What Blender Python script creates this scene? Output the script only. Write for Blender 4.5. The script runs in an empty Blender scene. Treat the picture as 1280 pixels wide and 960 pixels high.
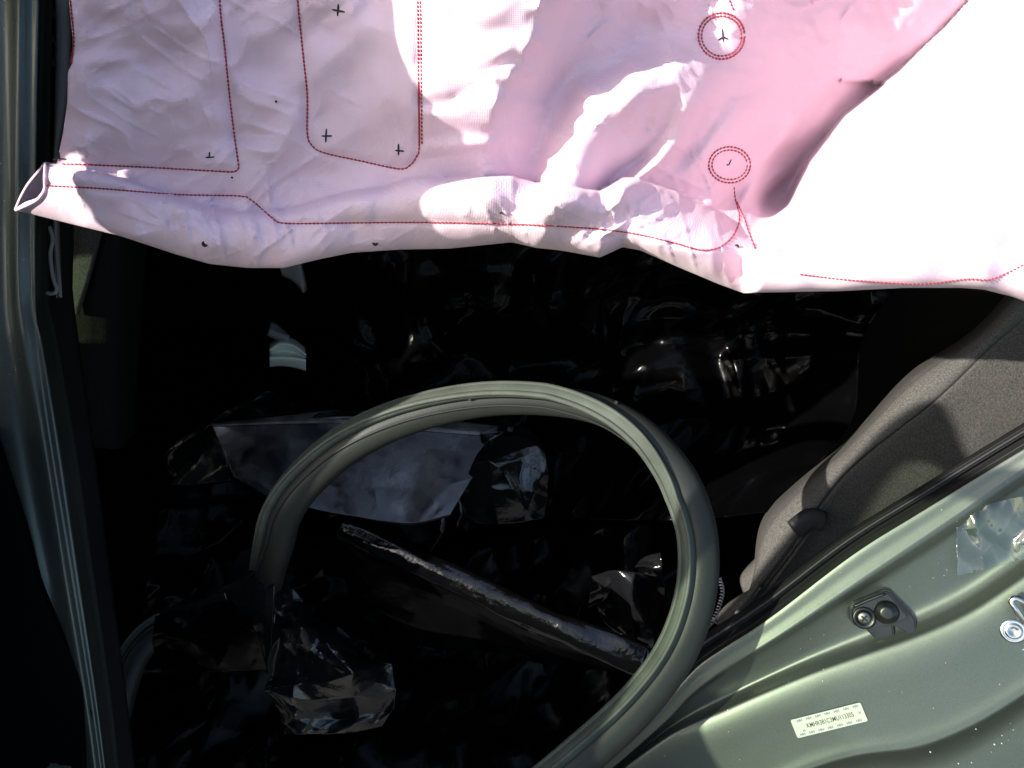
import bpy, bmesh, math, random
import numpy as np
from mathutils import Vector, Matrix
R = math.radians
SC = bpy.context.scene
COL = SC.collection

# ---------------------------------------------------------------- camera
CAM = np.array([0.0, -0.33, 1.42]); PITCH = R(38.0); F = 967.0
cd = bpy.data.cameras.new("camera"); cam = bpy.data.objects.new("camera", cd); COL.objects.link(cam)
cam.location = CAM; cam.rotation_euler = (R(90) - PITCH, 0, 0)
cd.sensor_width = 36.0; cd.lens = F / 1280 * 36.0; cd.clip_start = 0.01; cd.clip_end = 500
SC.camera = cam
# ---------------------------------------------------------------- sky, sun, exposure
SUN_EL = R(30.0); SUN_AZ = math.atan2(-0.82, -0.57)           # azimuth measured from +Y towards +X
S = np.array([math.sin(SUN_AZ) * math.cos(SUN_EL), math.cos(SUN_AZ) * math.cos(SUN_EL), math.sin(SUN_EL)])
W = bpy.data.worlds.new("World"); SC.world = W; W.use_nodes = True
nt = W.node_tree; bgn = nt.nodes['Background']
sky = nt.nodes.new('ShaderNodeTexSky'); sky.sky_type = 'NISHITA'; sky.sun_disc = False
sky.dust_density = 1.8; sky.sun_elevation = SUN_EL; sky.sun_rotation = SUN_AZ
nt.links.new(sky.outputs[0], bgn.inputs[0]); bgn.inputs[1].default_value = 0.15
sl = bpy.data.lights.new("sun", 'SUN'); sl.energy = 5.0; sl.angle = R(0.53); sl.color = (1.0, 0.95, 0.86)
so = bpy.data.objects.new("sun", sl); COL.objects.link(so)
so.rotation_euler = Vector(S).to_track_quat('Z', 'Y').to_euler(); so.location = tuple(S * 5)
SC.view_settings.view_transform = 'Standard'; SC.view_settings.look = 'None'
SC.view_settings.exposure = 1.3; SC.view_settings.gamma = 1.0
SC.view_settings.use_curve_mapping = False

# ---------------------------------------------------------------- helpers
fw = np.array([0, math.cos(PITCH), -math.sin(PITCH)]); upv = np.array([0, math.sin(PITCH), math.cos(PITCH)]); rt = np.array([1.0, 0, 0])
def ray(px, py):
    px = np.asarray(px, float)[..., None]; py = np.asarray(py, float)[..., None]
    return rt * (px - 640) / F + upv * (480 - py) / F + fw
def P(px, py, d):                     # world point at a distance d in front of the photographer's eye
    return CAM + ray(px, py) * np.asarray(d, float)[..., None]
def PY(px, py, Y):                    # point of an upright plane y = Y
    r = ray(px, py); t = (np.asarray(Y, float) - CAM[1]) / r[..., 1]
    return CAM + r * t[..., None]
def PPL(px, py, o, n):                # point of a plane
    r = ray(px, py); t = ((o - CAM) @ n) / (r @ n)
    return CAM + r * t[..., None]

rng = np.random.RandomState(7)
_TAB = {}
def vnoise(x, y, seed=0):             # smooth value noise, roughly -1..1
    x = np.asarray(x, float); y = np.asarray(y, float)
    tab = _TAB.get(seed)
    if tab is None: tab = _TAB[seed] = np.random.RandomState(seed).uniform(-1, 1, (64, 64))
    xi = np.floor(x).astype(int); yi = np.floor(y).astype(int); fx = x - xi; fy = y - yi
    fx = fx * fx * fx * (fx * (fx * 6 - 15) + 10); fy = fy * fy * fy * (fy * (fy * 6 - 15) + 10)
    a = tab[xi % 64, yi % 64]; b = tab[(xi + 1) % 64, yi % 64]; c = tab[xi % 64, (yi + 1) % 64]; d = tab[(xi + 1) % 64, (yi + 1) % 64]
    return (a * (1 - fx) + b * fx) * (1 - fy) + (c * (1 - fx) + d * fx) * fy
def fbm(x, y, seed=0, oct=4):
    s = 0; a = 1.0
    for o in range(oct):
        s = s + a * vnoise(x * 2 ** o + 11.3 * o, y * 2 ** o + 5.1 * o, seed + o); a *= .5
    return s
def crumple(x, y, seed=0, n=9, f0=1.0, f1=3.0):   # creased film: faceted ridges running in random directions
    r = np.random.RandomState(seed); h = 0
    wx = x + .22 * vnoise(x * 1.1, y * 1.1, seed + 50); wy = y + .22 * vnoise(x * 1.1 + 7, y * 1.1, seed + 51)
    for i in range(n):
        a = r.uniform(0, math.pi); f = r.uniform(f0, f1); ph = r.uniform(0, 1)
        q = (wx * math.cos(a) + wy * math.sin(a)) * f + ph
        tri = np.sqrt((((q % 1.0) - .5) * 2) ** 2 + .012)
        m = .5 + .5 * vnoise(x * 1.3 + i, y * 1.3 - i, seed + 100 + i)
        h = h + tri * m / f
    return h
def smooth(a, b, x):
    t = np.clip((x - a) / (b - a), 0, 1); return t * t * (3 - 2 * t)
def cr(pts, n, closed=False):         # Catmull-Rom through points, n samples by chord length
    p = np.asarray(pts, float); m = len(p)
    if closed: p = np.vstack([p[-1:], p, p[:2]])
    else: p = np.vstack([2 * p[0] - p[1], p, 2 * p[-1] - p[-2]])
    out = []; k = 16
    for i in range(1, len(p) - 2):
        t = np.linspace(0, 1, k, endpoint=False)[:, None]
        a, b, c, d = p[i - 1], p[i], p[i + 1], p[i + 2]
        out.append(.5 * (2 * b + (c - a) * t + (2 * a - 5 * b + 4 * c - d) * t ** 2 + (3 * b - a - 3 * c + d) * t ** 3))
    out = np.vstack(out + [p[-2:-1]])
    L = np.r_[0, np.cumsum(np.linalg.norm(np.diff(out, axis=0), axis=1))]
    s = np.linspace(0, L[-1], n)
    return np.stack([np.interp(s, L, out[:, j]) for j in range(out.shape[1])], 1)
def lin(pts, n):
    p = np.asarray(pts, float); L = np.r_[0, np.cumsum(np.linalg.norm(np.diff(p, axis=0), axis=1))]
    s = np.linspace(0, L[-1], n); return np.stack([np.interp(s, L, p[:, j]) for j in range(p.shape[1])], 1)
def link(name, verts, faces, mat, parent=None, shade=True):
    me = bpy.data.meshes.new(name); me.from_pydata(np.asarray(verts, float).tolist(), [], faces); me.update()
    bm = bmesh.new(); bm.from_mesh(me); bmesh.ops.recalc_face_normals(bm, faces=bm.faces); bm.to_mesh(me); bm.free()
    if shade: me.polygons.foreach_set('use_smooth', [True] * len(me.polygons))
    o = bpy.data.objects.new(name, me); COL.objects.link(o); me.materials.append(mat)
    if parent is not None: o.parent = parent
    return o
def gridfaces(nv, nu, off=0, closed_u=False):
    f = []
    for i in range(nv - 1):
        for j in range(nu if closed_u else nu - 1):
            a = off + i * nu + j; b = off + i * nu + (j + 1) % nu
            f.append((a, b, b + nu, a + nu))
    return f
def sheet(name, G, mat, parent=None, th=0.001, away=None, shade=True):
    """a surface grid G[nv,nu,3] closed into a thin solid; the second skin lies th behind, along the surface normal turned away from 'away'"""
    G = np.asarray(G); nv, nu = G.shape[:2]
    du = np.gradient(G, axis=1); dv = np.gradient(G, axis=0); n = np.cross(du, dv)
    n /= np.linalg.norm(n, axis=2, keepdims=True) + 1e-12
    ref = CAM if away is None else away
    flip = np.sum(n * (ref - G), axis=2).mean()
    if flip < 0: n = -n
    B = G - n * th
    V = np.vstack([G.reshape(-1, 3), B.reshape(-1, 3)]); N = nv * nu
    f = gridfaces(nv, nu) + [tuple(reversed(q)) for q in gridfaces(nv, nu, N)]
    ring = [j for j in range(nu)] + [i * nu + nu - 1 for i in range(1, nv)] + [(nv - 1) * nu + j for j in range(nu - 2, -1, -1)] + [i * nu for i in range(nv - 2, 0, -1)]
    for a, b in zip(ring, ring[1:] + ring[:1]): f.append((b, a, a + N, b + N))
    return link(name, V, f, mat, parent, shade)
def loft(rows, nu, nv, smooth_rows=True):
    """rows: polylines of world points; resampled and interpolated across"""
    A = np.stack([cr(r, nu) for r in rows], 0)
    m = len(rows); k = np.linspace(0, m - 1, nv); out = np.zeros((nv, nu, 3))
    Pd = np.concatenate([2 * A[:1] - A[1:2], A, 2 * A[-1:] - A[-2:-1]], 0)
    for q, s in enumerate(k):
        i = min(int(s), m - 2); t = s - i
        a, b, c, d = Pd[i], Pd[i + 1], Pd[i + 2], Pd[i + 3]
        out[q] = .5 * (2 * b + (c - a) * t + (2 * a - 5 * b + 4 * c - d) * t ** 2 + (3 * b - a - 3 * c + d) * t ** 3) if smooth_rows else b * (1 - t) + c * t
    return out
def frames(path, ref):
    T = np.gradient(path, axis=0); T /= np.linalg.norm(T, axis=1, keepdims=True)
    Bn = np.tile(np.asarray(ref, float), (len(path), 1)); Bn -= T * np.sum(Bn * T, 1, keepdims=True); Bn /= np.linalg.norm(Bn, axis=1, keepdims=True)
    N = np.cross(Bn, T)
    return T, N, Bn
def sweep(name, path, prof, mat, parent=None, ref=None, closed=False, scale=None, twist=None, caps=True, roll=None):
    """prof: list of (n,b) pairs swept along path"""
    path = np.asarray(path); ref = -fw if ref is None else ref
    T, N, Bn = frames(path, ref); pr = np.asarray(prof, float); k = len(pr); m = len(path)
    V = np.zeros((m, k, 3))
    for i in range(m):
        a = 0 if twist is None else twist[i]; ca, sa = math.cos(a), math.sin(a); sc = 1 if scale is None else scale[i]
        q = np.stack([pr[:, 0] * ca - pr[:, 1] * sa, pr[:, 0] * sa + pr[:, 1] * ca], 1) * sc
        V[i] = path[i] + q[:, :1] * N[i] + q[:, 1:] * Bn[i]
    f = gridfaces(m, k, 0, True)
    if closed: f += [((m - 1) * k + j, (m - 1) * k + (j + 1) % k, (j + 1) % k, j) for j in range(k)]
    elif caps: f += [tuple(range(k)), tuple((m - 1) * k + j for j in range(k - 1, -1, -1))]
    return link(name, V.reshape(-1, 3), f, mat, parent)
def circ(r, n=12, rb=None):
    rb = r if rb is None else rb
    return [(r * math.cos(2 * math.pi * i / n), rb * math.sin(2 * math.pi * i / n)) for i in range(n)]
def multi_tubes(name, paths, r, mat, parent=None, k=5):
    V = []; Fc = []
    for path in paths:
        path = np.asarray(path); m = len(path)
        T, N, Bn = frames(path, -fw)
        off = len(V); pr = circ(r, k)
        for i in range(m):
            sc = 1 if 0 < i < m - 1 else .55
            for a, b in pr: V.append(path[i] + sc * (a * N[i] + b * Bn[i]))
        Fc += gridfaces(m, k, off, True) + [tuple(off + j for j in range(k)), tuple(off + (m - 1) * k + j for j in range(k - 1, -1, -1))]
    return link(name, V, Fc, mat, parent)
def box(name, lo, hi, mat, parent=None, bev=0.0, M=None):
    bm = bmesh.new(); bmesh.ops.create_cube(bm, size=1)
    lo = Vector(lo); hi = Vector(hi)
    for v in bm.verts: v.co = Vector(((lo[i] + hi[i]) / 2 + v.co[i] * (hi[i] - lo[i]) for i in range(3)))
    if bev: bmesh.ops.bevel(bm, geom=bm.edges[:], offset=bev, segments=2, affect='EDGES')
    if M is not None: bmesh.ops.transform(bm, matrix=M, verts=bm.verts)
    me = bpy.data.meshes.new(name); bm.to_mesh(me); bm.free(); me.materials.append(mat)
    o = bpy.data.objects.new(name, me); COL.objects.link(o)
    if parent is not None: o.parent = parent
    return o
def plate(name, outline, o, ax, ay, nz, z0, z1, mat, parent=None, bev=0.0006, holes=()):
    """flat plate: outline in a plane's own (x,y) metres, from height z0 to z1 over that plane, bevelled"""
    bm = bmesh.new()
    vs = [bm.verts.new(tuple(o + ax * x + ay * y + nz * z0)) for x, y in outline]
    fc = bm.faces.new(vs)
    ex = bmesh.ops.extrude_face_region(bm, geom=[fc])
    tv = [g for g in ex['geom'] if isinstance(g, bmesh.types.BMVert)]
    bmesh.ops.translate(bm, vec=Vector(nz * (z1 - z0)), verts=tv)
    bmesh.ops.recalc_face_normals(bm, faces=bm.faces)
    if bev:
        tvs = set(tv); eds = [e for e in bm.edges if e.verts[0] in tvs and e.verts[1] in tvs]
        bmesh.ops.bevel(bm, geom=eds, offset=bev, segments=3, affect='EDGES')
    me = bpy.data.meshes.new(name); bm.to_mesh(me); bm.free(); me.materials.append(mat)
    ob = bpy.data.objects.new(name, me); COL.objects.link(ob)
    if parent is not None: ob.parent = parent
    return ob
def lathe(name, prof, o, axis, mat, parent=None, n=28):
    """prof: (radius, height) pairs about an axis"""
    ax = Vector(axis).normalized(); q = ax.to_track_quat('Z', 'Y').to_matrix()
    V = []; Fc = []
    for r, z in prof:
        for i in range(n):
            a = 2 * math.pi * i / n; V.append(np.array(o) + np.array(q @ Vector((r * math.cos(a), r * math.sin(a), z))))
    Fc = gridfaces(len(prof), n, 0, True) + [tuple(range(n)), tuple((len(prof) - 1) * n + j for j in range(n - 1, -1, -1))]
    ob = link(name, V, Fc, mat, parent)
    return ob
def root(name, loc, label, cat, group=None):
    o = bpy.data.objects.new(name, None); COL.objects.link(o); o.location = tuple(loc); o.empty_display_size = .05
    o['label'] = label; o['category'] = cat
    if group: o['group'] = group
    return o
def settle(r):                        # parts were made in world space: keep them there
    for c in r.children: c.matrix_parent_inverse = Matrix.Translation(r.location).inverted()
def tag(o, label, cat, group=None):
    o['label'] = label; o['category'] = cat
    if group: o['group'] = group
    return o

# ---------------------------------------------------------------- materials
def mat(name, col, rough=.5, metal=0., spec=.5, noise=None, bump=None, coat=0., sheen=0., rnoise=None):
    """noise: (scale, amount) colour mottling; bump: (scale, distance) ; rnoise: (scale, amount)"""
    m = bpy.data.materials.new(name); m.use_nodes = True; t = m.node_tree; b = t.nodes['Principled BSDF']
    b.inputs['Base Color'].default_value = (*col, 1); b.inputs['Roughness'].default_value = rough
    b.inputs['Metallic'].default_value = metal; b.inputs['Specular IOR Level'].default_value = spec
    b.inputs['Coat Weight'].default_value = coat; b.inputs['Coat Roughness'].default_value = .04
    b.inputs['Sheen Weight'].default_value = sheen
    tc = t.nodes.new('ShaderNodeTexCoord')
    def nz(scale, detail=4):
        n = t.nodes.new('ShaderNodeTexNoise'); n.inputs['Scale'].default_value = scale; n.inputs['Detail'].default_value = detail
        t.links.new(tc.outputs['Object'], n.inputs['Vector']); return n
    if noise:
        n = nz(noise[0]); r = t.nodes.new('ShaderNodeValToRGB')
        r.color_ramp.elements[0].position = .3; r.color_ramp.elements[1].position = .7
        r.color_ramp.elements[0].color = (*[max(0, c * (1 - noise[1])) for c in col], 1)
        r.color_ramp.elements[1].color = (*[min(1, c * (1 + noise[1])) for c in col], 1)
        t.links.new(n.outputs['Fac'], r.inputs[0]); t.links.new(r.outputs[0], b.inputs['Base Color'])
    if rnoise:
        n = nz(rnoise[0]); mr = t.nodes.new('ShaderNodeMapRange'); mr.inputs[1].default_value = .3; mr.inputs[2].default_value = .7
        mr.inputs[3].default_value = max(.02, rough - rnoise[1]); mr.inputs[4].default_value = min(1, rough + rnoise[1])
        t.links.new(n.outputs['Fac'], mr.inputs[0]); t.links.new(mr.outputs[0], b.inputs['Roughness'])
    if bump:
        n = nz(bump[0], 6); bp = t.nodes.new('ShaderNodeBump'); bp.inputs['Strength'].default_value = 1; bp.inputs['Distance'].default_value = bump[1]
        t.links.new(n.outputs['Fac'], bp.inputs['Height']); t.links.new(bp.outputs[0], b.inputs['Normal'])
    return m
def nodes(m): return m.node_tree, m.node_tree.nodes['Principled BSDF']

# airbag cloth: pale pink woven nylon, a little light passes through
M_cloth = mat('airbag_cloth', (.70, .515, .605), .75, spec=.25, noise=(14, .035), sheen=.15)
t, b = nodes(M_cloth)
tc = t.nodes.new('ShaderNodeTexCoord')
wv = []
for ax, rotz in ((0, 0), (1, 90)):
    w = t.nodes.new('ShaderNodeTexWave'); w.wave_type = 'BANDS'; w.bands_direction = 'X' if ax == 0 else 'Z'
    w.inputs['Scale'].default_value = 320; w.inputs['Distortion'].default_value = .6; w.inputs['Detail'].default_value = 1
    t.links.new(tc.outputs['Object'], w.inputs['Vector']); wv.append(w)
mul = t.nodes.new('ShaderNodeMath'); mul.operation = 'MULTIPLY'
t.links.new(wv[0].outputs['Fac'], mul.inputs[0]); t.links.new(wv[1].outputs['Fac'], mul.inputs[1])
nb = t.nodes.new('ShaderNodeTexNoise'); nb.inputs['Scale'].default_value = 260; nb.inputs['Detail'].default_value = 5
t.links.new(tc.outputs['Object'], nb.inputs['Vector'])
ad = t.nodes.new('ShaderNodeMath'); ad.operation = 'ADD'; t.links.new(mul.outputs[0], ad.inputs[0]); t.links.new(nb.outputs['Fac'], ad.inputs[1])
bp = t.nodes.new('ShaderNodeBump'); bp.inputs['Distance'].default_value = .00022; bp.inputs['Strength'].default_value = .8
t.links.new(ad.outputs[0], bp.inputs['Height']); t.links.new(bp.outputs[0], b.inputs['Normal'])
tr = t.nodes.new('ShaderNodeBsdfTranslucent'); tr.inputs['Color'].default_value = (.95, .78, .82, 1)
mx = t.nodes.new('ShaderNodeMixShader'); mx.inputs[0].default_value = .06
out = t.nodes['Material Output']
t.links.new(b.outputs[0], mx.inputs[1]); t.links.new(tr.outputs[0], mx.inputs[2]); t.links.new(mx.outputs[0], out.inputs['Surface'])

M_thread = mat('red_thread', (.30, .015, .03), .6)
M_ink = mat('black_ink', (.012, .01, .015), .7)
M_hole = mat('hole_lining', (.008, .008, .008), .9)

# car paint: grey green metallic with clear coat, flakes and dust
M_paint = mat('grey_green_paint', (.094, .106, .092), .43, metal=.82, spec=.3, coat=.22, noise=(900, .10))
t, b = nodes(M_paint)
tc = t.nodes.new('ShaderNodeTexCoord'); vo = t.nodes.new('ShaderNodeTexVoronoi'); vo.inputs['Scale'].default_value = 190
t.links.new(tc.outputs['Object'], vo.inputs['Vector'])
n2 = t.nodes.new('ShaderNodeTexNoise'); n2.inputs['Scale'].default_value = 30; n2.inputs['Detail'].default_value = 3
t.links.new(tc.outputs['Object'], n2.inputs['Vector'])
lt = t.nodes.new('ShaderNodeMath'); lt.operation = 'LESS_THAN'; lt.inputs[1].default_value = .06; t.links.new(vo.outputs['Distance'], lt.inputs[0])
gt = t.nodes.new('ShaderNodeMath'); gt.operation = 'GREATER_THAN'; gt.inputs[1].default_value = .56; t.links.new(n2.outputs['Fac'], gt.inputs[0])
mu = t.nodes.new('ShaderNodeMath'); mu.operation = 'MULTIPLY'; t.links.new(lt.outputs[0], mu.inputs[0]); t.links.new(gt.outputs[0], mu.inputs[1])
mxc = t.nodes.new('ShaderNodeMix'); mxc.data_type = 'RGBA'
src = b.inputs['Base Color'].links[0].from_socket
t.links.new(mu.outputs[0], mxc.inputs['Factor']); t.links.new(src, mxc.inputs['A']); mxc.inputs['B'].default_value = (.6, .6, .55, 1)
t.links.new(mxc.outputs['Result'], b.inputs['Base Color'])
n3 = t.nodes.new('ShaderNodeTexNoise'); n3.inputs['Scale'].default_value = 55; n3.inputs['Detail'].default_value = 2
t.links.new(tc.outputs['Object'], n3.inputs['Vector'])
bp = t.nodes.new('ShaderNodeBump'); bp.inputs['Distance'].default_value = .0002; bp.inputs['Strength'].default_value = .5
t.links.new(n3.outputs['Fac'], bp.inputs['Height']); t.links.new(bp.outputs[0], b.inputs['Normal']); t.links.new(bp.outputs[0], b.inputs['Coat Normal'])

M_black = mat('black_trim_plastic', (.012, .012, .013), .55, spec=.35, bump=(500, .0002))
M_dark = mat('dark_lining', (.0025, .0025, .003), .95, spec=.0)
M_headliner = mat('grey_headliner', (.10, .095, .09), .95, spec=.1)
M_grey = mat('grey_trim_plastic', (.20, .19, .185), .6, spec=.3, bump=(700, .0001))
M_bracketblack = mat('black_enamel', (.004, .005, .0045), .32, spec=.5, rnoise=(120, .1))
M_steel = mat('zinc_steel', (.55, .55, .52), .25, metal=1., noise=(60, .12))
M_darksteel = mat('oiled_steel', (.16, .16, .15), .38, metal=1., noise=(200, .2))
M_sticker = mat('sticker_paper', (.38, .38, .33), .5, spec=.4, noise=(60, .03))
M_inkgrey = mat('grey_print', (.03, .03, .025), .7)
M_inkblue = mat('blue_print', (.03, .05, .16), .7)
M_rubber = mat('grey_rubber', (.016, .018, .0155), .50, spec=.28, noise=(40, .12), bump=(420, .00012))
M_lip = mat('sunlit_rubber', (.050, .058, .046), .55, spec=.3, noise=(60, .2), bump=(420, .00012))  # lighter copy of the seal rubber; sunlight on the lips put into its colour
M_fabric = mat('charcoal_fabric', (.058, .056, .052), .9, spec=.08, noise=(560, .42), bump=(520, .0006), sheen=.0)
M_fabshade = mat('shaded_fabric', (.012, .0115, .010), .95, spec=.05, noise=(560, .4), bump=(520, .0006))  # darker copy of the seat fabric; cabin shade put into its colour
M_fabric2 = mat('ribbed_grey_fabric', (.070, .067, .063), .9, spec=.08, noise=(620, .35), bump=(520, .0005), sheen=.0)
M_ground = mat('asphalt', (.055, .054, .052), .9, noise=(40, .3))
def film_mat(name, rough, dist, scale, dust, spec=1.0):
    m = mat(name, (.005, .005, .006), rough, spec=spec, bump=(scale, dist), rnoise=(35, rough * .5))
    t, b = nodes(m); tc = t.nodes.new('ShaderNodeTexCoord')
    vo = t.nodes.new('ShaderNodeTexVoronoi'); vo.inputs['Scale'].default_value = 230; t.links.new(tc.outputs['Object'], vo.inputs['Vector'])
    lt = t.nodes.new('ShaderNodeMath'); lt.operation = 'LESS_THAN'; lt.inputs[1].default_value = .10; t.links.new(vo.outputs['Distance'], lt.inputs[0])
    no = t.nodes.new('ShaderNodeTexNoise'); no.inputs['Scale'].default_value = 25; no.inputs['Detail'].default_value = 6; t.links.new(tc.outputs['Object'], no.inputs['Vector'])
    mr = t.nodes.new('ShaderNodeMapRange'); mr.inputs[1].default_value = .4; mr.inputs[2].default_value = .75; mr.inputs[3].default_value = 0; mr.inputs[4].default_value = dust
    t.links.new(no.outputs['Fac'], mr.inputs[0])
    gt = t.nodes.new('ShaderNodeMath'); gt.operation = 'MULTIPLY_ADD'; t.links.new(lt.outputs[0], gt.inputs[0]); t.links.new(mr.outputs[0], gt.inputs[1])
    ml = t.nodes.new('ShaderNodeMath'); ml.operation = 'MULTIPLY'; ml.inputs[1].default_value = .35; t.links.new(mr.outputs[0], ml.inputs[0]); t.links.new(ml.outputs[0], gt.inputs[2])
    mxc = t.nodes.new('ShaderNodeMix'); mxc.data_type = 'RGBA'; mxc.inputs['A'].default_value = (.005, .005, .006, 1); mxc.inputs['B'].default_value = (.45, .42, .38, 1)
    t.links.new(gt.outputs[0], mxc.inputs['Factor']); t.links.new(mxc.outputs['Result'], b.inputs['Base Color'])
    return m
M_film = film_mat('black_film', .22, .0006, 24, .10)
M_sunlit = film_mat('sunlit_film', .4, .0006, 60, .9)  # pale dust tone that stands in for sunlight on the film
M_film2 = film_mat('black_film_crumpled', .14, .0016, 55, .02, .6)
M_filmbar = film_mat('black_film_tight', .09, .0012, 70, .0, .5)
for n_ in M_filmbar.node_tree.nodes:
    if n_.type == 'MIX': n_.inputs['A'].default_value = (.0012, .0012, .0014, 1)
M_film3 = film_mat('black_film_slack', .2, .0014, 26, .0)
for n_ in M_film3.node_tree.nodes:
    if n_.type == 'MIX': n_.inputs['A'].default_value = (.0010, .0010, .0012, 1)
M_film3.node_tree.nodes['Principled BSDF'].inputs['Specular IOR Level'].default_value = .06
M_glass = bpy.data.materials.new('green_glass'); M_glass.use_nodes = True
t = M_glass.node_tree; t.nodes.remove(t.nodes['Principled BSDF'])
tb = t.nodes.new('ShaderNodeBsdfTransparent'); tb.inputs[0].default_value = (.50, .58, .46, 1)
gl = t.nodes.new('ShaderNodeBsdfGlossy'); gl.inputs['Roughness'].default_value = .06
mx = t.nodes.new('ShaderNodeMixShader'); mx.inputs[0].default_value = .06
t.links.new(tb.outputs[0], mx.inputs[1]); t.links.new(gl.outputs[0], mx.inputs[2]); t.links.new(mx.outputs[0], t.nodes['Material Output'].inputs['Surface'])
M_clear = bpy.data.materials.new('clear_tape'); M_clear.use_nodes = True
t = M_clear.node_tree; t.nodes.remove(t.nodes['Principled BSDF'])
tb = t.nodes.new('ShaderNodeBsdfTransparent'); tb.inputs[0].default_value = (.93, .95, .93, 1)
gl = t.nodes.new('ShaderNodeBsdfGlossy'); gl.inputs['Roughness'].default_value = .08
mx = t.nodes.new('ShaderNodeMixShader'); mx.inputs[0].default_value = .04
t.links.new(tb.outputs[0], mx.inputs[1]); t.links.new(gl.outputs[0], mx.inputs[2]); t.links.new(mx.outputs[0], t.nodes['Material Output'].inputs['Surface'])

M_tint = M_glass.copy(); M_tint.name = 'blocker_pane_glass'; M_tint.node_tree.nodes['Transparent BSDF'].inputs[0].default_value = (.015, .02, .015, 1)  # near-opaque tint, made to block the sun in the unseen pane

# ---------------------------------------------------------------- the setting: ground
g = box('ground', (-60, -60, -.1), (60, 60, 0), M_ground); g['kind'] = 'structure'

# ---------------------------------------------------------------- car body
car = root('car', (0, .6, 0), 'grey green car seen through its open rear doorway, painted pillars and black lined cabin', 'car')
box('roof', (-2.6, .14, 1.555), (1.4, 1.5, 1.575), M_paint, car, .004)
box('headliner', (-1.6, .20, 1.53), (1.4, 1.5, 1.552), M_headliner, car)
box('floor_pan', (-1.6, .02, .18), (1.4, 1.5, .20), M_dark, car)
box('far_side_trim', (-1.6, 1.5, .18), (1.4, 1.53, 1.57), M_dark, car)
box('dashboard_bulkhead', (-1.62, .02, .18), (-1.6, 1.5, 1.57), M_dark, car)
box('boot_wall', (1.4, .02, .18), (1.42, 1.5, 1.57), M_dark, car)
def yprism(name, outline, y0, y1, m, parent):
    nn = len(outline); V = [(x, y0, z) for x, z in outline] + [(x, y1, z) for x, z in outline]
    Fc = [tuple(range(nn)), tuple(range(2 * nn - 1, nn - 1, -1))] + [(i, (i + 1) % nn, nn + (i + 1) % nn, nn + i) for i in range(nn)]
    return link(name, V, Fc, m, parent, False)
fd_ = yprism('front_door', [(-2.6, .25), (-.68, .25), (-.380, .985), (-2.6, .985)], -.06, -.01, M_paint, car)
# unseen blockers set in the closed front door; rear edge cut for the airbag's shadow
yprism('shadow_blocker_panel', [(-.487, .986), (-.380, .986), (-.384, .99), (-.368, 1.075), (-.364, 1.125), (-.348, 1.18), (-.294, 1.28), (-.268, 1.305), (-.264, 1.348), (-.246, 1.385), (-.258, 1.415), (-.285, 1.455), (-.31, 1.52), (-.487, 1.52)], -.035, -.020, M_black, fd_)
yprism('notched_blocker_rail', [(-2.6, 1.402), (-1.32, 1.402), (-1.30, 1.468), (-1.02, 1.468), (-1.0, 1.402), (-.69, 1.402), (-.67, 1.421), (-.54, 1.421), (-.52, 1.418), (-.4875, 1.418), (-.4875, 1.66), (-2.6, 1.66)], -.045, -.012, M_black, fd_)  # added unseen rail, notched to let sun onto hem end and front seat
yprism('notched_blocker_pane', [(-2.6, .986), (-.488, .986), (-.488, 1.325), (-.68, 1.330), (-.69, 1.4015), (-.99, 1.4015), (-1.01, 1.34), (-1.3, 1.34), (-1.32, 1.4015), (-2.6, 1.4015)], -.034, -.030, M_tint, fd_)  # added unseen dark pane, gaps left where sunlight should come through
yprism('green_light_pane', [(-1.30, 1.345), (-1.02, 1.345), (-1.02, 1.467), (-1.30, 1.467)], -.034, -.0335, M_glass, fd_)  # added unseen green pane, tints the sun on the front seat
box('rear_wing', (.50, .02, .25), (1.4, .06, 1.46), M_paint, car, .01)
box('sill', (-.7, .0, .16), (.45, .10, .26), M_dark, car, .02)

# -- B-pillar at the left, seen from behind: rows run from top to bottom
def px3(pts, d):
    return np.array([P(x, y, d(x, y) if callable(d) else d) for x, y in pts])
bp_rows = [
    ([(66, -80), (66, 0), (64, 150), (62, 374), (69, 409), (92, 540), (114, 690), (141, 883), (160, 1060)], .665),
    ([(58, -80), (57, 0), (54, 150), (52, 374), (59, 409), (81, 540), (103, 690), (130, 883), (150, 1060)], .650),
    ([(52, -80), (51, 0), (48, 150), (46, 374), (53, 420), (74, 545), (96, 695), (124, 886), (145, 1060)], .6125),
    ([(40, -80), (39, 0), (37, 150), (38, 360), (45, 420), (62, 545), (86, 695), (116, 886), (138, 1060)], .6090),
    ([(28, -80), (28, 0), (27, 150), (27, 346), (34, 420), (56, 545), (80, 695), (111, 886), (133, 1060)], .6050),
    ([(22, -80), (22, 0), (21, 150), (21, 346), (28, 420), (50, 545), (75, 695), (106, 886), (128, 1060)], .604),
    ([(8, -80), (8, 0), (7, 150), (8, 346), (13, 420), (32, 545), (58, 695), (92, 886), (116, 1060)], .608),
    ([(-20, -80), (-20, 0), (-20, 150), (-18, 346), (-12, 420), (8, 545), (36, 695), (72, 886), (98, 1060)], .606),
    ([(-70, -80), (-70, 0), (-70, 150), (-68, 346), (-60, 420), (-40, 545), (-14, 695), (22, 886), (50, 1060)], .61),
    ([(-170, -80), (-170, 0), (-170, 150), (-168, 346), (-160, 420), (-140, 545), (-112, 695), (-70, 886), (-40, 1060)], .64),
]
G = loft([px3(p, lambda x, y, d=d: d + .03 * min(y - 300, 0) / 700 - .03 * max(y - 300, 0) / 700) for p, d in bp_rows], 60, 55)
sheet('b_pillar', G, M_paint, car, .0015)
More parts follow.
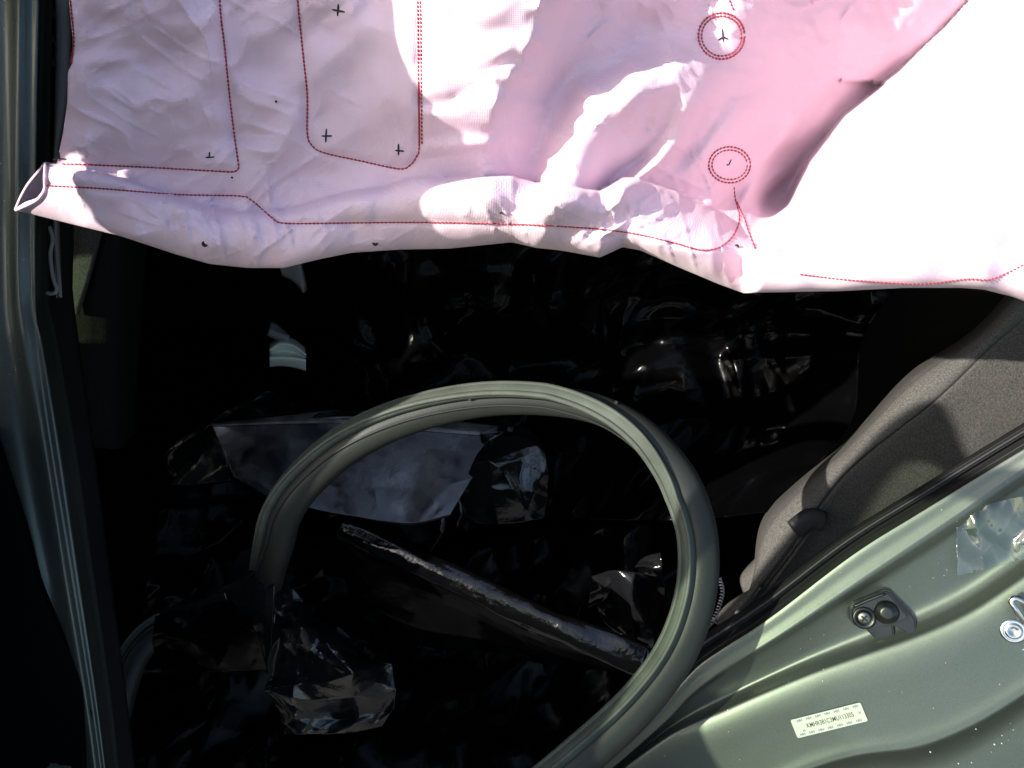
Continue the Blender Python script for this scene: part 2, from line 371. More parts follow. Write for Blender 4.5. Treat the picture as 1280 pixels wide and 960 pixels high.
# grey inner pillar trim and black rebate beside it
rows = [px3([(70, -80), (69, 100), (66, 205), (66, 290), (72, 372)], .70), px3([(71, -80), (70, 100), (67, 205), (67, 290), (73, 372)], .685),
        px3([(86, -80), (85, 100), (72, 200), (73, 290), (76, 372)], .69), px3([(88, -80), (88, 100), (74, 200), (75, 290), (78, 372)], .72)]
sheet('pillar_trim', loft(rows, 40, 12), M_grey, car, .003)
rows = [px3([(58, -80), (55, 0), (54, 374), (84, 540), (132, 883), (155, 1060)], .70), px3([(95, -80), (95, 0), (92, 300), (92, 374), (115, 540), (160, 883), (180, 1060)], .76)]
sheet('pillar_inner', loft(rows, 40, 8), M_black, car, .02)
sweep('latch_hook', px3(cr([(62, 283), (66, 300), (63, 318), (66, 345), (71, 362), (66, 367), (58, 366)], 30), .655), circ(.0017, 8), M_grey, car)
for y in (10, 42, 72):
    c = P(60, y, .664); box('clip_slot', c - np.array([.003, .004, .008]), c + np.array([.003, .004, .008]), M_hole, car, .001)

# -- rear pillar (dog-leg) at the lower right, rows run from lower left to upper right
PO = P(1035, 900, .63); PN = np.array([-.33, -.72, .60]); PN /= np.linalg.norm(PN)
def pil(x, y, h=0.): return PPL(x, y, PO, PN) + PN * h
E1 = [(640, 1035), (740, 957), (823, 888), (872, 834), (960, 775), (1067, 694), (1153, 640), (1280, 562), (1360, 515)]
R1 = [(665, 1035), (762, 962), (840, 893), (880, 853), (980, 790), (1080, 722), (1197, 643), (1280, 585), (1360, 540)]
R2 = [(680, 1045), (775, 965), (850, 912), (880, 900), (947, 870), (1013, 843), (1080, 820), (1147, 797), (1213, 767), (1280, 723), (1360, 670)]
R3 = [(770, 1100), (880, 1030), (960, 985), (1023, 957), (1080, 942), (1147, 933), (1213, 907), (1280, 867), (1360, 810)]
def mixrow(a, b, f, n=24):
    A = cr(a, n); B = cr(b, n); return A * (1 - f) + B * f
def prow(pl, h): return np.array([pil(x, y, h) for x, y in pl])
n = 24
rows = [prow(mixrow(E1, R1, -.35), -.030), prow(mixrow(E1, R1, -.05), -.004), prow(mixrow(E1, R1, .02), .0), prow(mixrow(E1, R1, .5), .0005), prow(mixrow(E1, R1, .85), .0012),
        prow(cr(R1, n), .0014), prow(mixrow(R1, R2, .05), .0006), prow(mixrow(R1, R2, .11), -.0016), prow(mixrow(R1, R2, .18), -.0044), prow(mixrow(R1, R2, .3), -.0066),
        prow(mixrow(R1, R2, .55), -.0100), prow(mixrow(R1, R2, .75), -.0118), prow(mixrow(R1, R2, .86), -.0090), prow(mixrow(R1, R2, .94), -.0040), prow(cr(R2, n), .0000), prow(mixrow(R2, R3, .10), .0018),
        prow(mixrow(R2, R3, .25), .0022), prow(mixrow(R2, R3, .5), .0014), prow(mixrow(R2, R3, .8), .0010), prow(mixrow(R2, R3, .95), .0016), prow(mixrow(R2, R3, 1.02), .0004),
        prow(mixrow(R2, R3, 1.12), -.009), prow(mixrow(R2, R3, 1.3), -.018), prow(mixrow(R2, R3, 1.7), -.022), prow(mixrow(R2, R3, 2.6), -.03)]
G = loft(rows, 110, 130)
rear = sheet('rear_pillar', G, M_paint, car, .0012)
# black rubber flange trim behind the painted lip
E0 = [(x - 6, y - 10) for x, y in E1]; E00 = [(x - 12, y - 20) for x, y in E1]
rows = [np.array([pil(x, y, h) for x, y in cr(q, 24)]) for q, h in ((mixrow(E1, E0, -.2), -.012), (mixrow(E1, E0, .25), -.010), (mixrow(E1, E0, .55), -.016), (E0, -.018), (mixrow(E0, E00, .3), -.006), (mixrow(E0, E00, .75), -.006), (E00, -.020))]
sheet('flange_trim', loft(rows, 80, 30), M_black, car, .004)

# local axes of the pillar face
def axes_from(p0, p1):
    a = pil(*p0); c = pil(*p1); x = c - a; x /= np.linalg.norm(x); return a, x, np.cross(PN, x)
# -- sticker with its number
o, ax, ay = axes_from((993, 910), (1081, 888))
if ay[2] < 0: ay = -ay
lw = np.linalg.norm(pil(1083, 897) - pil(996, 920)); lh = .0150
ctr = pil(1035.5, 899, .0026)
o = ctr - ax * lw / 2 - ay * lh / 2
def rrect(w, h, r, k=4):
    pts = []
    for cx, cy, a0 in ((w - r, r, -90), (w - r, h - r, 0), (r, h - r, 90), (r, r, 180)):
        for i in range(k + 1):
            a = R(a0 + 90 * i / k); pts.append((cx + r * math.cos(a), cy + r * math.sin(a)))
    return pts
st = plate('number_sticker', rrect(lw, lh, .0012), o, ax, ay, PN, 0, .0003, M_sticker, car, 0)
def text(name, s, size, x, y, m, parent, w=None):
    cu = bpy.data.curves.new(name, 'FONT'); cu.body = s; cu.size = size; cu.align_x = 'CENTER'; cu.align_y = 'CENTER'; cu.offset = .00003
    tmp = bpy.data.objects.new(name, cu); COL.objects.link(tmp)
    bpy.context.view_layer.update()
    me = bpy.data.meshes.new_from_object(tmp.evaluated_get(bpy.context.evaluated_depsgraph_get()))
    bpy.data.objects.remove(tmp)
    xs = [v.co.x for v in me.vertices]; k = 1 if w is None else w / (max(xs) - min(xs))
    for v in me.vertices:
        v.co = Vector(tuple(o + ax * (x + v.co.x * k) + ay * (y + v.co.y) + PN * .00042))
    me.materials.clear(); me.materials.append(m)
    ob = bpy.data.objects.new(name, me); COL.objects.link(ob); ob.parent = parent; return ob
text('printed_number', 'KMHR381C3MU113305', .0052, lw * .52, lh * .5, M_inkgrey, st, lw * .66)
for i in range(7):
    text('printed_mark', 'HH', .0030, lw * (.12 + .133 * i), lh * .86, M_inkblue, st)
    text('printed_mark', 'HH', .0030, lw * (.09 + .133 * i), lh * .13, M_inkblue, st)
text('printed_mark', 'H', .0028, lw * .94, lh * .50, M_inkblue, st); text('printed_mark', 'H', .0026, lw * .13, lh * .30, M_inkblue, st)

# -- black hinge-style bracket with screw
o, ax, ay = axes_from((1060, 765), (1112, 738))
if np.dot(ay, upv) < 0: ay = -ay
def loc(px, py, h=0): q = pil(px, py) - o; return (float(q @ ax), float(q @ ay))
base_px = [(1061, 757), (1066, 751), (1105, 735), (1113, 736), (1119, 743), (1141, 771), (1143, 777), (1134, 779), (1124, 783), (1119, 786), (1117, 782), (1119, 797), (1102, 801), (1094, 800), (1086, 793), (1079, 787), (1068, 783), (1062, 775), (1060, 766)]
base_px = [(1060, 760), (1066, 752), (1106, 736), (1114, 738), (1142, 770), (1146, 778), (1147, 790), (1141, 796), (1134, 797), (1131, 792), (1123, 787), (1117, 783), (1119, 796), (1104, 801), (1094, 800), (1080, 786), (1068, 784), (1061, 775)]
bk = plate('check_bracket', [loc(*p) for p in base_px], o, ax, ay, PN, -.0125, -.0045, M_bracketblack, car, .0012)
rim = [(1064, 762), (1068, 756), (1107, 740), (1112, 742), (1136, 770), (1133, 775), (1112, 783), (1096, 786), (1080, 783), (1069, 779), (1064, 771)]
plate('raised_rim', [loc(*p) for p in rim], o, ax, ay, PN, -.0044, .0005, M_bracketblack, bk, .0012)
cen = pil(1080, 772, .0006)
lathe('screw_recess', [(.0085, 0), (.0088, .0012), (.0068, .0016), (.0060, .0004)], cen, PN, M_bracketblack, bk)
sc = lathe('screw', [(.0050, 0), (.0050, .0012), (.0042, .0019), (.001, .0021)], cen + PN * .0002, PN, M_darksteel, bk)
for a in (0, 90):
    d = ax * math.cos(R(a + 20)) + ay * math.sin(R(a + 20)); e = np.cross(PN, d); cc = cen + PN * .0021
    plate('cross_slot', [(-.003, -.0007), (.003, -.0007), (.003, .0007), (-.003, .0007)], cc, d, e, PN, .0001 + a * 1e-6, .0003 + a * 1e-6, M_hole, bk, 0)
cen2 = pil(1108, 765, .0006)
lathe('dome', [(.0095, -.001), (.0093, .001), (.0078, .003), (.0055, .0040), (.0052, .0044), (.0035, .0046), (.0008, .0046)], cen2, PN, M_bracketblack, bk)
sweep('pressed_rib', np.array([pil(x, y, .0008) for x, y in cr([(1067, 758), (1085, 750), (1106, 742)], 12)]), circ(.0013, 8), M_bracketblack, bk)

# -- striker at the right edge
o, ax, ay = axes_from((1250, 790), (1300, 765))
if np.dot(ay, upv) < 0: ay = -ay
sp = [(1246, 770), (1252, 757), (1268, 748), (1300, 736), (1335, 728), (1340, 760), (1325, 790), (1300, 806), (1280, 814), (1262, 810), (1250, 795), (1244, 783)]
stk = plate('striker', [loc(*p) for p in cr(sp, 40, True)[:-1]], o, ax, ay, PN, -.006, .0012, M_steel, car, .001)
c1 = pil(1266, 788, .0012)
lathe('screw', [(.0095, 0), (.0092, .0012), (.0070, .0016), (.0062, .0010), (.0058, .0018), (.0040, .0022), (.0025, .0008), (.0004, .0008)], c1, PN, M_steel, stk)
c1 = pil(1312, 762, .0012)
lathe('screw', [(.0095, 0), (.0092, .0012), (.0070, .0016), (.0062, .0010), (.0058, .0018), (.0040, .0022), (.0025, .0008), (.0004, .0008)], c1, PN, M_steel, stk)
lp = cr([tuple(pil(1296, 792, -.001)), tuple(pil(1290, 786, .008)), tuple(pil(1273, 772, .020)), tuple(pil(1258, 752, .026)), tuple(pil(1252, 742, .026)), tuple(pil(1258, 738, .026)), tuple(pil(1272, 746, .024)), tuple(pil(1296, 762, .012)), tuple(pil(1304, 768, -.001))], 60)
sweep('striker_loop', lp, circ(.0022, 12), M_steel, stk, ref=PN)

# -- wrinkled clear tape on the pillar
cs = np.linspace(1196, 1300, 60); rs = np.linspace(640, 722, 50); X, Yp = np.meshgrid(cs, rs)
Yp = Yp - (X - 1196) * .25
G = PPL(X, Yp, PO, PN); hh = -.0050 + .0022 * crumple((X - 1196) / 40, (Yp - 640) / 60, 5, 7, .8, 2.0)
sheet('clear_tape', G + PN * hh[..., None], M_clear, car, .0002)

# -- small dust drops on the paint
V = []; Fc = []; rr = np.random.RandomState(3)
for i in range(80):
    x = rr.uniform(900, 1280); y = rr.uniform(770, 960)
    if y < 1500 - .62 * x + 60: continue
    q = pil(x, y, .0); r = rr.uniform(.0002, .0006) * (2 if rr.rand() < .1 else 1)
    # settle on the lofted surface: nearest grid vertex along the normal
    off = len(V)
    V += [q + ax * r, q + ay * r, q - ax * r, q - ay * r, q + PN * r * .8, q - PN * .004]
    Fc += [(off, off + 1, off + 4), (off + 1, off + 2, off + 4), (off + 2, off + 3, off + 4), (off + 3, off, off + 4), (off + 1, off, off + 5), (off + 2, off + 1, off + 5), (off + 3, off + 2, off + 5), (off, off + 3, off + 5)]
M_dust = mat('dust', (.55, .55, .5), .6)
dd = link('dust_specks', V, Fc, M_dust, car); dd['kind'] = 'stuff'

# -- open rear door with green glass, hinged on the B-pillar, to the left of the view
HX, HY, OPEN = -.47, -.02, R(65)
dk = np.array([math.cos(OPEN), -math.sin(OPEN), 0]); dn = np.array([math.sin(OPEN), math.cos(OPEN), 0])   # along the door, towards the doorway
def D(k, z, off=0.): return np.array([HX, HY, 0]) + dk * k + np.array([0, 0, z]) - dn * off
DOOR_OUT = [(.274, 1.10), (.272, 1.25), (.270, 1.40), (.273, 1.462), (.286, 1.488), (.304, 1.474), (.328, 1.444), (.350, 1.442), (.374, 1.464), (.404, 1.498), (.50, 1.535), (.72, 1.48), (1.0, 1.28), (1.12, 1.07), (.80, 1.05), (.50, 1.05), (.30, 1.06)]  # unseen frame outlines, shaped to cast the shadow band on seat and pillar
DOOR_IN = [(.322, 1.19), (.306, 1.25), (.300, 1.30), (.296, 1.35), (.294, 1.395), (.299, 1.420), (.314, 1.430), (.340, 1.420), (.368, 1.436), (.400, 1.462), (.52, 1.48), (.72, 1.41), (.95, 1.22), (1.01, 1.11), (.80, 1.085), (.50, 1.08), (.356, 1.12)]
def prism(name, outline, t0, t1, m, parent):
    nn = len(outline); V = [D(k, z, t0) for k, z in outline] + [D(k, z, t1) for k, z in outline]
    Fc = [tuple(range(nn)), tuple(range(2 * nn - 1, nn - 1, -1))] + [(i, (i + 1) % nn, nn + (i + 1) % nn, nn + i) for i in range(nn)]
    return link(name, V, Fc, m, parent, False)
dr = prism('rear_door', [(-.02, .34), (-.02, 1.0), (.10, 1.015), (.256, 1.06), (1.12, 1.06), (1.10, .80), (.96, .62), (.86, .34)], .012, .06, M_paint, car)
prism('door_trim_panel', [(.0, .36), (.0, .985), (.10, 1.0), (.266, 1.045), (1.10, 1.045), (1.08, .80), (.94, .63), (.84, .36)], -.02, .0115, M_black, dr)
def dense(q, per=6):
    q = np.array(q); m = len(q); o_ = []
    for i in range(m):
        a, b, c, d = q[i - 1], q[i], q[(i + 1) % m], q[(i + 2) % m]
        for t in np.linspace(0, 1, per, endpoint=False): o_.append(.5 * (2 * b + (c - a) * t + (2 * a - 5 * b + 4 * c - d) * t ** 2 + (3 * b - a - 3 * c + d) * t ** 3))
    return o_
A = dense(DOOR_OUT); B = dense(DOOR_IN); nn = len(A); V = []
for q, off in ((A, .012), (B, .012), (B, .026), (A, .026)): V += [D(k, z, off) for k, z in q]
Fc = []
for s in range(4):
    for i in range(nn): Fc.append((s * nn + i, s * nn + (i + 1) % nn, ((s + 1) % 4) * nn + (i + 1) % nn, ((s + 1) % 4) * nn + i))
link('window_frame', V, Fc, M_black, dr, False)
link('window_glass', [D(k, z, .02) for k, z in ((np.array(q) * .5 + np.array(p) * .5) for p, q in zip(A, B))], [tuple(range(nn))], M_glass, dr, False)
# near-black sheet painting deep shade onto the foot of the left pillar
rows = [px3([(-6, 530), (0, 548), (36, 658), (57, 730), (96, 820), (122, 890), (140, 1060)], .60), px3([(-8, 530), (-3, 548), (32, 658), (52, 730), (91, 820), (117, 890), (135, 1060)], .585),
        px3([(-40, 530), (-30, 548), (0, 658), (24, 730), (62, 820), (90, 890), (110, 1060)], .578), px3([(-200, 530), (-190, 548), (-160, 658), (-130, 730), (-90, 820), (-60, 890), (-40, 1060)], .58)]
sheet('pillar_shade_sheet', loft(rows, 40, 24), M_dark, car, .004)
settle(car)

# ---------------------------------------------------------------- rear seat (right) and front seat (left)
rs_ = root('rear_seat', (.35, .40, .20), 'charcoal cloth rear seat with stitched side bolster beside the painted rear pillar', 'car seat')
def rowd(pts, d0, d1, n=24):
    q = cr(pts, n); return np.array([P(x, y, d0 + (d1 - d0) * i / (n - 1)) for i, (x, y) in enumerate(q)])
A0 = [(900, 830), (985, 752), (1080, 690), (1170, 625), (1290, 545), (1380, 490)]
A1 = [(905, 800), (975, 720), (1050, 640), (1150, 560), (1225, 510), (1290, 470), (1380, 410)]
A2 = [(920, 775), (985, 690), (1058, 592), (1168, 502), (1243, 432), (1300, 385), (1380, 310)]
A3 = [(935, 745), (958, 665), (1008, 607), (1060, 560), (1140, 480), (1215, 425), (1280, 360), (1350, 280)]
outer = [rowd([(x + 14, y + 10) for x, y in A0], .86, .84), rowd(A0, .80, .79), rowd(A1, .765, .765), rowd([(x + 2, y + 2) for x, y in A2], .752, .755), rowd([(x - 1, y - 1) for x, y in A2], .762, .765)]
sheet('side_panel', loft(outer, 120, 40), M_fabric, rs_, .006)
inner = [rowd([(x + 1, y + 1) for x, y in A2], .765, .768), rowd([(x - 1.5, y - 1.5) for x, y in A2], .753, .757), rowd(mixrow(A2, A3, .5), .755, .755), rowd(mixrow(A2, A3, .9), .765, .763), rowd(mixrow(A2, A3, 1.05), .775, .772),
         rowd(mixrow(A2, A3, 1.2), .80, .79), rowd(mixrow(A2, A3, 1.3), .86, .85), rowd(mixrow(A2, A3, 1.38), 1.0, 1.0)]
sheet('bolster', loft(inner, 120, 60), M_fabric2, rs_, .006)
q = cr(A2, 100); multi_tubes('seam', [np.array([P(x, y, .7525 + .004 * i / 99) for i, (x, y) in enumerate(q)])], .0006, M_black, rs_)
# seat base below the bolster
cu = [rowd([(938, 760), (925, 722), (950, 690), (978, 645), (1000, 640)], .80, .80), rowd([(958, 760), (945, 715), (960, 680), (985, 650), (1005, 640)], .772, .772), rowd([(962, 762), (975, 720), (985, 690), (1000, 670), (1012, 655)], .768, .768), rowd([(970, 775), (1000, 735), (1020, 705), (1035, 680), (1040, 660)], .79, .79)]
sheet('seat_base', loft(cu, 40, 24), M_fabric2, rs_, .006)
cu = [rowd([(890, 775), (912, 752), (940, 735)], .76, .76), rowd([(898, 780), (920, 765), (948, 730)], .745, .745), rowd([(905, 785), (930, 770), (955, 740)], .76, .76)]
sheet('cushion_corner', loft(cu, 30, 16), M_fabric2, rs_, .006)
bc = cr([(966, 684), (985, 668), (1004, 655)], 10)
sweep('belt_slot', np.array([P(x, y, .762) for x, y in bc]), circ(.0032, 10), M_black, rs_)
bc = cr([(992, 662), (1012, 648), (1030, 652)], 10)
sweep('belt_buckle', np.array([P(x, y, .748) for x, y in bc]), circ(.010, 14, .006), M_black, rs_)
lathe('button', [(.0028, 0), (.0026, .001), (.0008, .0016)], P(922, 766, .742), -fw, M_sticker, rs_, 14)
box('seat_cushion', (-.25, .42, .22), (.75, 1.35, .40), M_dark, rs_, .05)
box('backrest', (.30, .62, .40), (.75, 1.35, 1.25), M_fabshade, rs_, .05)
settle(rs_)
# curly cord between seat and sill
cp = cr([(899, 722), (903, 740), (898, 760), (892, 775), (884, 785)], 200)
pth = np.array([P(x + 2.2 * math.cos(i * .55), y + 1.0 * math.sin(i * .55), .69 + .0016 * math.sin(i * .55)) for i, (x, y) in enumerate(cp)])
o_ = sweep('coiled_cord', pth, circ(.0007, 6), M_grey, None)
tag(o_, 'thin coiled dark cord hanging between the rubber seal and the seat cushion', 'cord')

fs_ = root('front_seat', (-.45, .40, .20), 'dark cloth front seat back with a diagonal seam beside the left pillar', 'car seat')
rows = [rowd([(90, 250), (92, 380), (96, 450), (104, 560), (150, 760)], .83, .95), rowd([(98, 240), (100, 300), (98, 380), (101, 450), (110, 560), (160, 760)], .80, .92),
        rowd([(130, 240), (124, 292), (108, 350), (94, 384), (106, 450), (118, 560), (170, 760)], .795, .915)]
sheet('outer_panel', loft([rowd([(86, 240), (88, 300), (89, 350), (90, 392)], .83, .84), rowd([(100, 240), (98, 300), (94, 350), (91, 392)], .81, .82), rowd([(138, 240), (124, 292), (107, 352), (92, 392)], .805, .815)], 40, 16), M_fabric, fs_, .005)
sheet('back_panel', loft([rowd([(140, 240), (126, 292), (109, 352), (94, 392), (97, 440), (101, 500), (108, 560)], .806, .90), rowd([(150, 240), (136, 300), (122, 360), (116, 440), (118, 500), (124, 560)], .80, .90),
        rowd([(165, 240), (160, 300), (152, 380), (148, 500), (150, 560)], .83, .92), rowd([(190, 240), (185, 300), (180, 380), (172, 480), (170, 540)], .95, 1.02)], 60, 24), M_fabshade, fs_, .01)
settle(fs_)
# pale pieces added in place of sunlit patches, in the gap behind the front seat
rows = [rowd([(337, 430), (350, 421), (366, 423), (381, 434)], 1.07, 1.07, 30), rowd([(337, 437), (350, 430), (366, 432), (382, 443)], 1.045, 1.045, 30), rowd([(337, 442), (352, 439), (368, 441), (382, 447)], 1.06, 1.06, 30), rowd([(337, 447), (352, 447), (368, 448), (382, 450)], 1.04, 1.04, 30), rowd([(337, 459), (352, 458), (368, 460), (382, 464)], 1.06, 1.06, 30)]
fd = sheet('sunlit_patch', loft(rows, 30, 30), mat('pale_sunlit', (.66, .70, .58), .35, spec=.6), car, .002)
fd['label'] = 'pale satin piece standing in for a sunlit patch on the far side of the dark cabin'
fd.matrix_parent_inverse = Matrix.Translation(car.location).inverted()
sheet('sunlit_patch_top', loft([rowd([(338, 402), (345, 404), (362, 418)], 1.07, 1.07), rowd([(337, 412), (345, 416), (362, 419.5)], 1.05, 1.05)], 14, 6), M_grey, fd, .01)
sheet('sunlit_patch_upper', loft([rowd([(348, 325), (362, 325), (374, 325)], 1.03, 1.03), rowd([(352, 345), (366, 352), (379, 366)], 1.05, 1.05)], 14, 6), M_grey, fd, .01)

# ---------------------------------------------------------------- curtain airbag
YC = .15
air = root('curtain_airbag', (0, YC, 1.40), 'pale pink deployed curtain airbag with red stitching hanging across the top of the doorway', 'airbag')
YB = np.array([(10, 260), (20, 263), (60, 273), (100, 283), (150, 295), (220, 318), (262, 330), (310, 335), (355, 335), (400, 324), (440, 316), (500, 312), (560, 311), (640, 303), (670, 310), (700, 313), (750, 322), (778, 309), (800, 313), (850, 335), (900, 356), (930, 367), (945, 366), (1050, 364), (1130, 360), (1200, 360), (1230, 362), (1265, 371), (1300, 384), (1420, 430)], float)
def yb(px): return np.interp(px, YB[:, 0], YB[:, 1])
LEFT = np.array([(-90, 92), (0, 86), (50, 91), (80, 90), (90, 85), (130, 84), (170, 78), (203, 71), (206, 57), (222, 55.5), (236, 56), (244, 51), (251, 42), (262, 20), (400, 20)], float)
def segdist(px, py, line):
    """signed distance to a polyline (positive on its right side when walking it) and the running share along it"""
    line = np.asarray(line, float); best = np.full(np.shape(px), 1e9); sg = np.zeros(np.shape(px)); al = np.zeros(np.shape(px)); m = len(line) - 1
    for i in range(m):
        a, c = line[i], line[i + 1]; d = c - a; L2 = d @ d
        t = np.clip(((px - a[0]) * d[0] + (py - a[1]) * d[1]) / L2, 0, 1)
        qx = px - a[0] - t * d[0]; qy = py - a[1] - t * d[1]; dist = np.hypot(qx, qy)
        cross = d[0] * (py - a[1]) - d[1] * (px - a[0])
        k = dist < best; best = np.where(k, dist, best); sg = np.where(k, np.sign(cross), sg); al = np.where(k, (i + t) / m, al)
    return best * sg, al
L1 = [(760, -120), (715, -10), (690, 60), (655, 120), (638, 190), (640, 245), (640, 420)]        # right rim of the inflated middle panel
L2 = [(560, 330), (690, 244), (716, 175), (745, 128), (800, 103), (850, 92), (880, 84), (905, 90), (990, 96)]      # crest of the diagonal fold
L3 = [(1330, -120), (1236, -10), (1185, 45), (1130, 95), (1062, 150), (1016, 205), (990, 260), (962, 290), (950, 325), (938, 368), (930, 440)]  # left rim of the big right-hand flap
def hgt(px, py):
    px = np.asarray(px, float); py = np.asarray(py, float)
    e = yb(px) - py
    h = .004 * fbm(px / 150, py / 130, 1, 3)
    # left panels: soft pillows between the seams
    h = h + .006 * smooth(60, 130, px) * smooth(300, 250, px) * smooth(220, 150, py)
    lm = smooth(560, 400, px) * smooth(60, 110, px)
    h = h + .0065 * fbm(px / 95, py / 80, 21, 2) * lm + .0040 * crumple(px / 110, py / 90, 22, 6, .5, 1.5) * lm + .0022 * np.sin((py + .35 * px) / 15. + 2.5 * vnoise(px / 75, py / 50, 24)) * (.5 + .5 * vnoise(px / 55, py / 45, 25)) * lm
    d1, _ = segdist(px, py, L1)     # + = left side? sign fixed below
    left = np.where(px < 640, np.abs(d1), d1)
    d1 = -d1 if D1FLIP else d1
    def fine(k, sd, sc):          # sharp little creases, long and slanting
        o_ = 0
        for q_, an in enumerate((.5, 2.5, 1.35)):
            u_ = px * math.cos(an) + py * math.sin(an); v_ = -px * math.sin(an) + py * math.cos(an) + 9 * vnoise(px / 60, py / 60, sd + 9 + q_)
            o_ = o_ + (1 - np.abs(vnoise(u_ / (sc * 3.2), v_ / (sc * .75), sd + 3 * q_))) ** 8 * smooth(-.1, .5, vnoise(px / 85 + q_, py / 70, sd + 1 + q_))
        return o_ * k
    plate_ = smooth(-8, 34, d1)                       # 1 left of the rim
    h = h + .034 * plate_ * smooth(400, 560, px) * smooth(300, 245, py) * (1 - .6 * smooth(120, 235, py))
    # short horizontal wrinkles in the middle panel
    wr = np.sin(py / 7.0 + 3.0 * vnoise(px / 55, py / 40, 31) + .006 * (px - 600)) * np.clip(.35 + .8 * vnoise(px / 45, py / 26, 33), 0, 1.2)
    h = h + .0036 * wr * smooth(505, 540, px) * smooth(-25, 30, d1) * smooth(235, 205, py)
    h = h - .0050 * np.abs(vnoise(px / 19, py / 24, 35)) * smooth(585, 640, px) * smooth(-5, 30, d1) * smooth(245, 215, py) * smooth(60, 25, d1)
    # valley and the diagonal fold
    d2, a2 = segdist(px, py, L2); d2 = -d2 if D2FLIP else d2      # + = lower right of the crest
    vall = smooth(5, -45, d1)
    d3, a3 = segdist(px, py, L3); d3 = -d3 if D3FLIP else d3      # + = right, on the flap
    xl1 = np.interp(py, [-120, -10, 60, 120, 190, 245], [760, 715, 690, 655, 638, 640])
    run_ = np.clip(px - xl1, 0, 600)
    fadeb = smooth(318, 235, py)
    h = h - (.022 * vall + .00024 * run_ + .00022 * np.clip(d2 - 45, 0, 160) * vall + .00034 * np.clip(px - 905 - .2 * (206 - py), 0, 400)) * fadeb * smooth(6, -12, d3)
    up_ = smooth(-58, 16, d2) * vall
    h = h + .00003 * np.clip(d2, 0, 60) * vall * smooth(300, 235, py) * smooth(905, 850, px) * smooth(6, -12, d3)
    h = h + .046 * up_ * smooth(300, 235, py) * smooth(985, 835, px) * smooth(6, -12, d3)
    h = h + .0060 * crumple(px / 70, py / 70, 41, 5, .5, 1.2) * smooth(-35, 0, d2) * smooth(75, 10, d2) * vall * smooth(905, 860, px)
    h = h + .0016 * np.sin((px * .75 + py * .66) / 13. + 2.2 * vnoise(px / 60, py / 60, 43)) * vall * smooth(6, 30, d2) * smooth(6, -30, d3) * fadeb
    h = h + .0045 * np.sin((px * .72 + py * .70) / 25. + 1.3 * vnoise(px / 130, py / 130, 45)) * smooth(870, 950, px) * smooth(0, -40, d3) * fadeb
    h = h - .008 * smooth(-60, -8, d3) * smooth(10, -4, d3) * fadeb
    # the flap
    h = h + .048 * smooth(-7, 12, d3 + 5 * vnoise(px / 26, py / 26, 48)) + .012 * smooth(0, 130, d3) + .003 * fbm(px / 80, py / 70, 47, 2) * smooth(20, 90, d3)
    h = h + .010 * np.sin(px / 19. + 2 * vnoise(px / 60, py / 50, 49)) * smooth(1210, 1270, px) * smooth(90, 40, e)
    h = h + fine(.0024, 61, 36) * lm + fine(.0014, 64, 20) * lm + fine(.0045, 67, 44) * vall * smooth(4, -30, d3) * (smooth(-35, -60, d2) + smooth(15, 60, d2) * smooth(930, 880, px) * .6) * smooth(4, -30, d3) + .0040 * fbm(px / 40, py / 40, 68, 3) * vall * smooth(-25, -60, d2) * smooth(4, -30, d3) + fine(.0014, 70, 24) * vall * smooth(6, -30, d3) + fine(.0022, 73, 26) * smooth(90, 50, e) * smooth(130, 180, px) * smooth(980, 930, px)
    da_ = -.62 * px + .78 * py; db_ = .78 * px + .62 * py
    h = h + .0125 * fbm(db_ / 40 + .4 * vnoise(px / 90, py / 90, 81), da_ / 150, 82, 3) * vall * smooth(10, 70, d2) * smooth(2, -35, d3) * fadeb + .0016 * crumple(px / 60, py / 60, 84, 7, .6, 1.6) * vall * smooth(2, -35, d3) * fadeb
    # dimples at the two sewn rings
    for cx, cy in ((902, 45), (912, 206)):
        r = np.hypot(px - cx, py - cy); an = np.arctan2(py - cy, px - cx)
        h = h - .0022 * np.exp(-(r / 24) ** 2) + .0006 * np.sin(7 * an + cx) * np.exp(-((r - 18) / 14) ** 2)
    # hem: a soft roll along the bottom, fullest in the middle
    Wd = np.interp(px, [0, 120, 300, 480, 520, 700, 850, 905, 945, 1000, 1300], [55, 75, 70, 80, 92, 80, 95, 90, 60, 45, 45])
    am = np.interp(px, [0, 120, 300, 470, 515, 640, 800, 890, 925, 955, 1300], [.020, .016, .016, .020, .030, .052, .058, .040, .020, .020, .018])
    s_ = np.clip(e / Wd, -.2, 1.4)
    roll = np.sqrt(np.clip(1 - np.abs((s_ - .5) / .5) ** 3.0, 0, 1))
    h = h + am * np.where(s_ < .5, roll, np.maximum(roll, 0)) 
    h = h + .0012 * crumple(px / 70, py / 50, 57, 6, .6, 1.5) * smooth(95, 40, e) * smooth(640, 720, px) * smooth(940, 900, px)
    # creases of the left hem
    h = h + .0040 * crumple(px / 75, py / 60, 53, 6, .5, 1.4) * smooth(110, 30, e) * smooth(130, 180, px) * smooth(520, 460, px)
    # seams pull the cloth in
    for sm in SEAMS_PULL:
        ds, _ = segdist(px, py, sm); h = h - .0022 * np.exp(-(ds / 6.) ** 2)
    return h
s_A = [(282, -60), (275, 0), (281, 60), (287, 120), (293, 170), (298, 205), (297, 212), (290, 215), (270, 214), (200, 210), (110, 206), (74, 205)]
s_B = [(57, 232), (130, 236), (220, 243), (298, 245), (312, 249), (326, 260), (340, 272), (355, 279), (420, 279), (505, 278), (600, 279), (700, 283), (780, 290), (840, 303), (872, 312), (895, 311), (912, 300), (922, 284), (924, 268), (919, 248), (917, 228)]
s_B2 = [(921, 252), (930, 272), (936, 290), (945, 313)]
